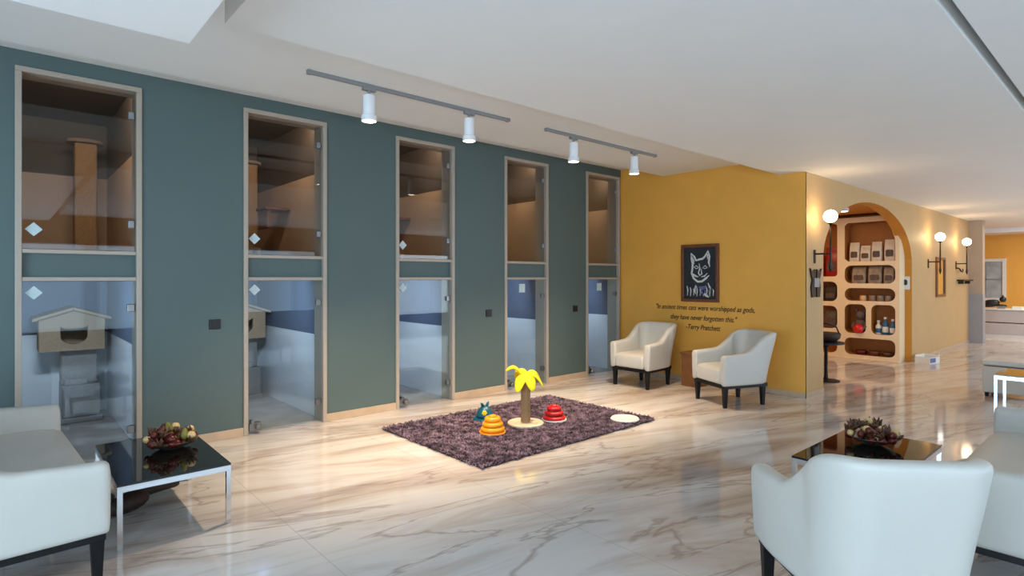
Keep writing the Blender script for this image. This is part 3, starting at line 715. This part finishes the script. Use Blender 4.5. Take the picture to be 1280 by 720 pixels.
S += [([(-0.06, -0.16), (-0.075, -0.22), (-0.06, -0.28)], 0.012), ([(0.12, -0.13), (0.15, -0.20), (0.14, -0.29)], 0.014), ([(0.04, -0.26), (0.09, -0.29), (0.13, -0.32)], 0.02)]
strokes(S, 'chalk', 'cat_drawing')
strokes([([(-0.02, -0.19), (0.05, -0.205), (0.10, -0.17)], 0.03), ([(0.0, -0.27), (0.06, -0.25), (0.1, -0.24)], 0.02)], 'bluepaint', 'blue_marks')

t = thing('wall_lettering', 'handwritten style dark lettering in three lines under the picture on the ochre wall', 'lettering', (YX-0.002, 4.02, 0.86), 0)
def line(body, width, yc, z, shear=0.28):
    cu = bpy.data.curves.new('text_line', 'FONT'); cu.body = body; cu.size = 0.1; cu.align_x = 'CENTER'; cu.shear = shear; cu.extrude = 0.001; cu.offset = 0.0013
    cu.materials.append(M['ink'])
    o = bpy.data.objects.new('text_line', cu); COL.objects.link(o); o.parent = t
    bpy.context.view_layer.update()
    s_ = width / max(0.01, o.dimensions.x)
    me = bpy.data.meshes.new_from_object(o.evaluated_get(bpy.context.evaluated_depsgraph_get()))
    bpy.data.objects.remove(o); bpy.data.curves.remove(cu)
    o = bpy.data.objects.new('text_line', me); COL.objects.link(o); o.parent = t
    o.scale = (s_, min(s_*1.25, 1.25), 1); o.location = (0, yc-4.02, z-0.86); o.rotation_euler = (R(90), 0, R(-90))
line('"In ancient times cats were worshipped as gods,', 1.43, 4.02, 0.965)
line('they have never forgotten this."', 0.97, 4.02, 0.83)
line('-Terry Pratchett', 0.50, 4.01, 0.705)

# ------------------------------------------------------------------ corridor wall: sconces, ornament, thermostat, mirror, shelf
def sconce(x, label):
    t = thing('wall_sconce', label, 'wall lamp', (x, CY, 1.68), 0, 'globe wall sconces')
    MB().box(-0.02, -0.015, -0.11, 0.02, 0, 0.05).build('wall_plate', M['bronze'], t, bevel=0.004)
    MB().tube([(0, -0.01, 0.0), (0, -0.19, 0.0)], 0.011).build('arm', M['bronze'], t, smooth=True, autos=True)
    MB().tube([(0, -0.18, -0.22), (0, -0.18, -0.16), (0, -0.18, -0.1), (0, -0.18, 0.0), (0, -0.18, 0.36)], [0.004, 0.02, 0.012, 0.012, 0.010]).build('stem', M['bronze'], t, smooth=True); st_ = COL.objects[-1]
    MB().lathe([(0.012, 0.34), (0.03, 0.35), (0.034, 0.362), (0.01, 0.365)], (0, -0.18, 0)).build('globe_holder', M['bronze'], st_, smooth=True, autos=True)
    MB().sphere((0, -0.18, 0.435), 0.074, 3).build('globe', M['globe'], st_, smooth=True)
sconce(7.20, 'lit globe sconce on dark bracket left of the arch, nearest of three')
sconce(12.30, 'lit globe sconce beside the narrow mirror, middle of three')
sconce(14.42, 'lit globe sconce next to the column, farthest of three')
t = thing('wall_ornament', 'dark metal cat-shaped ornament hanging on the corner below the nearest sconce', 'ornament', (7.22, CY, 1.34), 0)
t.scale = (2.3, 1, 1.08)
for s_ in (-1, 1):
    b = MB(); o = [(0.012, -0.16), (0.05, -0.16), (0.06, -0.05), (0.045, 0.03), (0.06, 0.08), (0.075, 0.16), (0.055, 0.13), (0.03, 0.13), (0.012, 0.15), (0.008, 0.02)]
    b.prism([(s_*u, v) for u, v in o], lambda u, v, d: (u, d, v), -0.02, 0).build('figure', M['bronze'], t, bevel=0.003)
MB().box(-0.03, -0.03, -0.05, 0.03, -0.0, 0.05).build('centre_plate', M['grey_metal'], t, bevel=0.004)
t = thing('thermostat', 'white wall controller with dark display on the right jamb of the arch', 'thermostat', (AX1-0.005, 2.782, 1.31), -90)
MB().box(-0.055, -0.03, -0.11, 0.055, 0, 0.11).build('housing', M['wplast'], t, bevel=0.006)
MB().lathe([(0.03, -0.036), (0.03, -0.03)], (0, 0, 0.01), 18, 'Y', sx=0.9, sy=1.6).build('display', M['black'], COL.objects['housing'])
t = thing('wall_mirror', 'narrow tall grey mirror behind the middle sconce', 'mirror', (13.15, CY, 1.41), 0)
b = MB(); b.box(-0.33, -0.03, -0.37, -0.26, 0, 0.37).box(0.26, -0.03, -0.37, 0.33, 0, 0.37).box(-0.26, -0.03, -0.37, 0.26, 0, -0.32).box(-0.26, -0.03, 0.32, 0.26, 0, 0.37); b.build('frame', M['walnut'], t, bevel=0.005)
MB().box(-0.26, -0.012, -0.32, 0.26, 0, 0.32).build('glass', M['mirror'], t)
t = thing('wall_shelf', 'short dark bracket shelf below the farthest sconce', 'shelf', (14.95, CY, 1.33), 0)
MB().box(-0.45, -0.12, 0, 0.45, 0, 0.03).build('board', M['bronze'], t, bevel=0.004)
for s_ in (-1, 1): MB().box(s_*0.3-0.012, -0.09, -0.06, s_*0.3+0.012, 0, 0).build('bracket', M['bronze'], t)
t = thing('curled_hook', 'dark curled wall hook between the farthest sconce and its shelf', 'hook', (14.62, CY, 1.58), 0)
MB().tube([(-0.12, 0, 0.02), (-0.12, -0.05, 0.0), (-0.05, -0.06, -0.05), (0.1, -0.06, -0.06), (0.2, -0.05, -0.03), (0.2, -0.04, 0.0)], 0.014).build('hook', M['bronze'], t, smooth=True)
t = thing('floor_box', 'small pale blue and white open box on the floor by the corridor wall', 'box', (11.35, 2.50, 0), -12)
b = MB().box(-0.16, -0.11, 0, 0.16, 0.11, 0.01).box(-0.16, -0.11, 0.01, -0.15, 0.11, 0.11).box(0.15, -0.11, 0.01, 0.16, 0.11, 0.13).box(-0.15, 0.10, 0.01, 0.15, 0.11, 0.13).box(-0.15, -0.11, 0.01, 0.15, -0.10, 0.10)
b.build('tray', M['wplast'], t, bevel=0.003)
MB().box(-0.15, -0.114, 0.02, 0.02, -0.11, 0.09).build('blue_label', M['bluepaint'], t)

# ------------------------------------------------------------------ shop shelving seen through the arch (faces -X)
SX = 11.0
fnx = lambda u, v, d: (SX+d, -u, v)                      # u runs to the right in view (= -Y)
t = thing('shelving_unit', 'cream shelving unit with rounded cut-out compartments seen through the arch', 'shelf unit', (0, 0, 0))
outer = [(-4.75, 0.02), (-2.80, 0.02), (-2.80, 2.02), (-2.93, 2.44), (-4.75, 2.44)]
right = [(-3.62, 1.68, -2.86, 2.35, 0.05), (-3.62, 1.30, -2.86, 1.61, 0.10), (-3.62, 1.00, -2.86, 1.22, 0.10), (-3.62, 0.44, -3.29, 0.94, 0.09), (-3.21, 0.44, -2.86, 0.94, 0.09), (-3.62, 0.07, -2.86, 0.36, 0.09)]
left = [(-4.68, 1.42, -3.74, 2.35, 0.05), (-4.68, 0.98, -3.74, 1.33, 0.10), (-4.68, 0.50, -3.74, 0.90, 0.10), (-4.68, 0.07, -3.74, 0.42, 0.10)]
holes = []
for x0, z0, x1, z1, r_ in right + left:
    if z1 > 2.3 and x1 > -3: holes.append([(x0+0.05, 1.68), (x1, 1.68), (x1, 2.03), (x1-0.10, 2.35), (x0+0.05, 2.35), (x0, 2.30), (x0, 1.73)])
    else: holes.append(rrect(x0, z0, x1, z1, r_, 4))
MB().m(M['creamwood']).holed(outer, holes, fnx, 0, 0.30, inner=M['shopwood']).build('carcass', parent=t)
MB().prism(outer, fnx, 0.30, 0.315).build('back_panel', M['shopwood'], t)
MB().box(SX-0.03, 2.80, 0, SX+0.3, 4.75, 0.02).build('plinth', M['creamwood'], t)

def bag(u0, u1, z, h, m_, label, group, tilt=0):
    t = thing('food_bag', label, 'pet food bag', (SX+0.12, -(u0+u1)/2, z), 0, group)
    w_ = (u1-u0)/2; b = MB(); rows = []
    for v, sx, sy in ((0, 1, 1), (0.12, 1.03, 1.05), (0.6, 1.0, 0.95), (0.85, 0.98, 0.5), (0.93, 0.97, 0.12), (1.0, 0.97, 0.10)):
        rows.append([b.bm.verts.new((p_[1]*0.055*sy/0.055, p_[0]*sx, v*h)) for p_ in rrect(-w_, -0.055, w_, 0.055, 0.02, 3)])
    n = len(rows[0])
    for a_, c_ in zip(rows, rows[1:]):
        for k_ in range(n): b.face([a_[k_], a_[(k_+1)%n], c_[(k_+1)%n], c_[k_]])
    b.face(rows[0]); b.face(rows[-1]); bg = b.build('bag', M[m_], t, smooth=True, autos=True)
    MB().prism(rrect(-w_*0.7, h*0.2, w_*0.7, h*0.52, 0.02, 3), lambda u, v, d: (d, u, v), -0.062, -0.056).build('printed_panel', M['print'], bg)
g = 'pet food bags on the top shelf'
bag(-3.57, -3.42, 1.68, 0.33, 'paper', 'white pet food bag, leftmost on the upper shelf of the arch unit', g)
bag(-3.40, -3.25, 1.68, 0.27, 'paper', 'white pet food bag, second and shortest on the upper shelf of the arch unit', g)
bag(-3.23, -3.08, 1.68, 0.33, 'paper', 'white pet food bag, third from left on the upper shelf of the arch unit', g)
bag(-3.04, -2.88, 1.68, 0.36, 'paper', 'pinkish white pet food bag, rightmost and tallest on the upper shelf', g)
g = 'grey food bags on the second shelf'
bag(-3.53, -3.32, 1.30, 0.28, 'paperdark', 'grey printed food bag at left on the second shelf of the arch unit', g)
bag(-3.28, -3.08, 1.30, 0.29, 'paperdark', 'grey printed food bag in the middle of the second shelf', g)
bag(-3.05, -2.90, 1.30, 0.27, 'paperdark', 'grey printed food bag at right end of the second shelf', g)
for k_, (u, m_, lab) in enumerate(((-3.36, 'podcream', 'yellowish food tin at left on the low third shelf'), (-3.22, 'paperdark', 'grey food tin, second on the low third shelf'), (-3.10, 'paperdark', 'grey food tin, third on the low third shelf'), (-2.98, 'paperdark', 'grey food tin at right end of the low third shelf'))):
    t = thing('food_tin', lab, 'tin', (SX+0.1, -u, 1.0), 0, 'tins on the third shelf')
    cn = MB().lathe([(0.05, 0), (0.052, 0.004), (0.052, 0.085), (0.05, 0.09)], n=20).build('can', M[m_], t, smooth=True, autos=True)
    MB().lathe([(0.046, 0.09), (0.046, 0.094)], n=20).build('lid', M['grey_metal'], cn)
t = thing('plush_toy', 'grey eared plush toy holding a red ball in the middle left compartment', 'plush toy', (SX+0.1, 3.40, 0.44), 0)
MB().sphere((0, 0, 0.13), 0.10, 3, (0.9, 1, 1.2)).sphere((-0.01, 0, 0.31), 0.078, 3).build('body', M['greyplush'], t, smooth=True)
for s_ in (-1, 1): MB().tube([(0, 0.045*s_, 0.36), (0, 0.075*s_, 0.42), (0, 0.085*s_, 0.45)], [0.028, 0.022, 0.004]).build('ear', M['greyplush'], t, smooth=True)
for s_ in (-1, 1): MB().tube([(-0.03, 0.09*s_, 0.18), (-0.09, 0.10*s_, 0.12), (-0.11, 0.06*s_, 0.08)], [0.026, 0.026, 0.024]).build('arm', M['greyplush'], t, smooth=True)
MB().sphere((-0.12, 0.0, 0.085), 0.082, 3).build('red_ball', M['rplast'], t, smooth=True)
for u, m_, h, lab in ((-3.13, 'wplast', 0.20, 'white and blue bottle at left in the middle right compartment'), (-3.03, 'blueplast', 0.26, 'tall blue bottle in the middle right compartment'), (-2.92, 'blueplast', 0.23, 'blue bottle at right in the middle right compartment')):
    t = thing('bottle', lab, 'bottle', (SX+0.1, -u, 0.44), 0, 'bottles in the middle right compartment')
    bd = MB().lathe([(0.042, 0), (0.045, 0.01), (0.045, h*0.7), (0.02, h*0.85), (0.02, h)], n=18).build('body', M[m_], t, smooth=True)
    MB().lathe([(0.0455, h*0.15), (0.0465, h*0.16), (0.0465, h*0.5), (0.0455, h*0.51)], n=18).build('label_band', M['wplast' if m_ != 'wplast' else 'blueplast'], bd, smooth=True, autos=True)
    MB().lathe([(0.024, h), (0.024, h+0.035), (0.0, h+0.036)], n=14).build('cap', M['wplast'], t, smooth=True, autos=True)
for u, m_, lab in ((-3.40, 'podred', 'dark red rounded pet bowl at left in the lowest compartment'), (-3.20, 'wood', 'brown pet bowl in the middle of the lowest compartment'), (-3.0, 'podbrown', 'brown pet bowl at right in the lowest compartment')):
    o = MB().lathe([(0.06, 0), (0.08, 0.01), (0.09, 0.06), (0.085, 0.075), (0.075, 0.07), (0.06, 0.02), (0.0, 0.018)], n=24).build('pet_bowl', M[m_], smooth=True)
    o.location = (SX+0.12, -u, 0.07); tag(o, lab, 'bowl', 'pet bowls in the lowest compartment')
# left bay goods
for u, z, m_, h, lab in ((-3.86, 1.42, 'rdark', 0.52, 'tall dark red pet bag on the upper left shelf behind the nearest sconce'), (-4.10, 1.42, 'rplast', 0.45, 'red pet bag at far left of the upper left shelf'), (-3.88, 0.98, 'drift', 0.28, 'dark brown pet bag on the second left shelf behind the sconce stem'), (-4.12, 0.98, 'drift', 0.26, 'dark brown pet bag further left on the second left shelf'), (-3.88, 0.50, 'print', 0.33, 'brown grey pet bag on the third left shelf above the black pedestal table')):
    bag(u-0.1, u+0.1, z, h, m_, lab, 'pet bags in the left shelf bay')
t = thing('pedestal_table', 'small round black pedestal table just inside the arch', 'side table', (8.35, 2.98, 0), 0)
MB().lathe([(0.17, 0), (0.17, 0.012), (0.03, 0.03)], n=30).build('foot', M['blackwood'], t, smooth=True, autos=True)
MB().lathe([(0.03, 0.02), (0.022, 0.1), (0.022, 0.44), (0.06, 0.5)], n=16).build('column', M['blackwood'], t, smooth=True, autos=True)
MB().lathe([(0.20, 0.50), (0.22, 0.505), (0.22, 0.53), (0.20, 0.535)], n=36).build('table_top', M['blackwood'], t, smooth=True, autos=True)
t = thing('display_basket', 'dark wicker basket standing on the black pedestal table', 'basket', (8.35, 2.98, 0.535), 0)
MB().lathe([(0.12, 0), (0.17, 0.05), (0.18, 0.1), (0.17, 0.12), (0.15, 0.115), (0.14, 0.03), (0, 0.02)], n=28).build('basket', M['drift'], t, smooth=True)
MB().tube([(0.0, -0.17, 0.1), (0.0, -0.13, 0.2), (0, 0, 0.25), (0, 0.13, 0.2), (0, 0.17, 0.1)], 0.011).build('handle', M['drift'], t, smooth=True)
t = thing('ceiling_downlight', 'small lit downlight on the shop ceiling inside the arch', 'ceiling light', (9.95, 3.30, 2.50), 0)
MB().lathe([(0.085, 0), (0.085, -0.05), (0.07, -0.055), (0.068, 0)], n=28).build('ring', M['white_metal'], t, smooth=True, autos=True)
MB().lathe([(0.066, -0.05), (0.066, -0.046)], n=28).build('lens', M['lamp'], t)

# ------------------------------------------------------------------ far seating group and reception
coffee_table('far chrome framed coffee table with olive glass top at the right edge', (7.83, 0.63, 0), 90, 'greenglass').scale = (1, 1, 1.22)
t = thing('cube_ottoman', 'white square ottoman behind the far coffee table', 'ottoman', (8.88, 1.14, 0), 0)
MB().box(-0.23, -0.23, 0.05, 0.23, 0.23, 0.36).build('body', M['leather'], t, bevel=0.015)
MB().box(-0.24, -0.24, 0.37, 0.24, 0.24, 0.43).build('lid', M['leather'], t, bevel=0.02, bseg=3)
for sx in (-1, 1):
    for sy in (-1, 1): MB().taper(sx*0.19, sy*0.19, 0, 0.05, 0.015, 0.02).build('foot', M['blackwood'], t)
t = thing('reception_counter', 'low grey reception counter with two horizontal panels beyond the column', 'counter', (17.3, 2.35, 0), 0)
MB().box(0.02, -0.42, 0, 0.5, 0.42, 0.08).build('plinth', M['wplast'], t)
MB().box(0, -0.45, 0.08, 0.52, 0.45, 0.34).build('lower_panel', M['sofagrey'], t, bevel=0.012)
MB().box(0.01, -0.45, 0.36, 0.52, 0.45, 0.64).build('upper_panel', M['sofagrey'], t, bevel=0.012)
MB().box(-0.01, -0.46, 0.645, 0.54, 0.46, 0.67).build('counter_top', M['wplast'], t, bevel=0.005)
t = thing('black_cat_figure', 'black crouching cat figure on the grey counter', 'figurine', (17.45, 2.60, 0.67), 0)
t.scale = (1.3, 1.3, 1.3)
t.rotation_euler = (0, 0, R(-90))
MB().tube([(-0.12, 0, 0.06), (-0.05, 0, 0.09), (0.05, 0, 0.10), (0.13, 0, 0.12)], [0.04, 0.075, 0.07, 0.045], 14).build('body', M['black'], t, smooth=True, subsurf=1)
b = MB().sphere((0.17, 0, 0.17), 0.05, 3)
for s_ in (-1, 1): b.tube([(0.17, 0.03*s_, 0.20), (0.17, 0.04*s_, 0.25)], [0.018, 0.003], 8)
b.build('head', M['black'], t, smooth=True)
MB().tube([(-0.14, 0, 0.05), (-0.2, 0.02, 0.1), (-0.22, 0.04, 0.2)], [0.016, 0.014, 0.01], 8).build('tail', M['black'], t, smooth=True)
t = thing('paper_tray', 'white paper tray at the right on the grey counter', 'tray', (17.5, 2.12, 0.67), 0)
MB().box(-0.12, -0.09, 0, 0.12, 0.09, 0.012).box(-0.12, -0.09, 0.012, -0.11, 0.09, 0.06).box(0.11, -0.09, 0.012, 0.12, 0.09, 0.06).box(-0.11, 0.08, 0.012, 0.11, 0.09, 0.06).build('tray', M['wplast'], t, bevel=0.003)
MB().box(-0.1, -0.08, 0.012, 0.1, 0.07, 0.04).build('papers', M['paper'], t)
t = thing('desk_phone', 'small dark desk telephone in the middle of the grey counter', 'telephone', (17.45, 2.40, 0.67), 0)
MB().prism([(-0.08, 0), (0.08, 0), (0.08, 0.07), (-0.08, 0.025)], lambda u, v, d: (u, d, v), -0.07, 0.07).build('base', M['grey_metal'], t, bevel=0.006)
MB().tube([(-0.02, -0.09, 0.06), (-0.02, -0.07, 0.085), (-0.02, 0.07, 0.085), (-0.02, 0.09, 0.06)], 0.018).build('handset', M['black'], t, smooth=True)
# white framed window with bars on the far ochre wall
t = bpy.data.objects.new('window_14', None); COL.objects.link(t); t.location = (19.6, 3.02, 1.40); t['kind'] = 'structure'
b = MB().box(-0.05, -0.42, -0.62, 0, -0.34, 0.5).box(-0.05, 0.34, -0.62, 0, 0.42, 0.5).box(-0.05, -0.34, -0.62, 0, 0.34, -0.54).box(-0.05, -0.34, 0.42, 0, 0.34, 0.5)
b.build('window_frame', M['wplast'], t, bevel=0.006)
b = MB().box(-0.03, -0.012, -0.54, -0.01, 0.012, 0.42).box(-0.03, -0.34, -0.06, -0.01, 0.34, -0.03); b.build('glazing_bar', M['grey_metal'], t)
MB().box(-0.01, -0.34, -0.54, 0, 0.34, 0.42).build('glass', M['frost'], t)
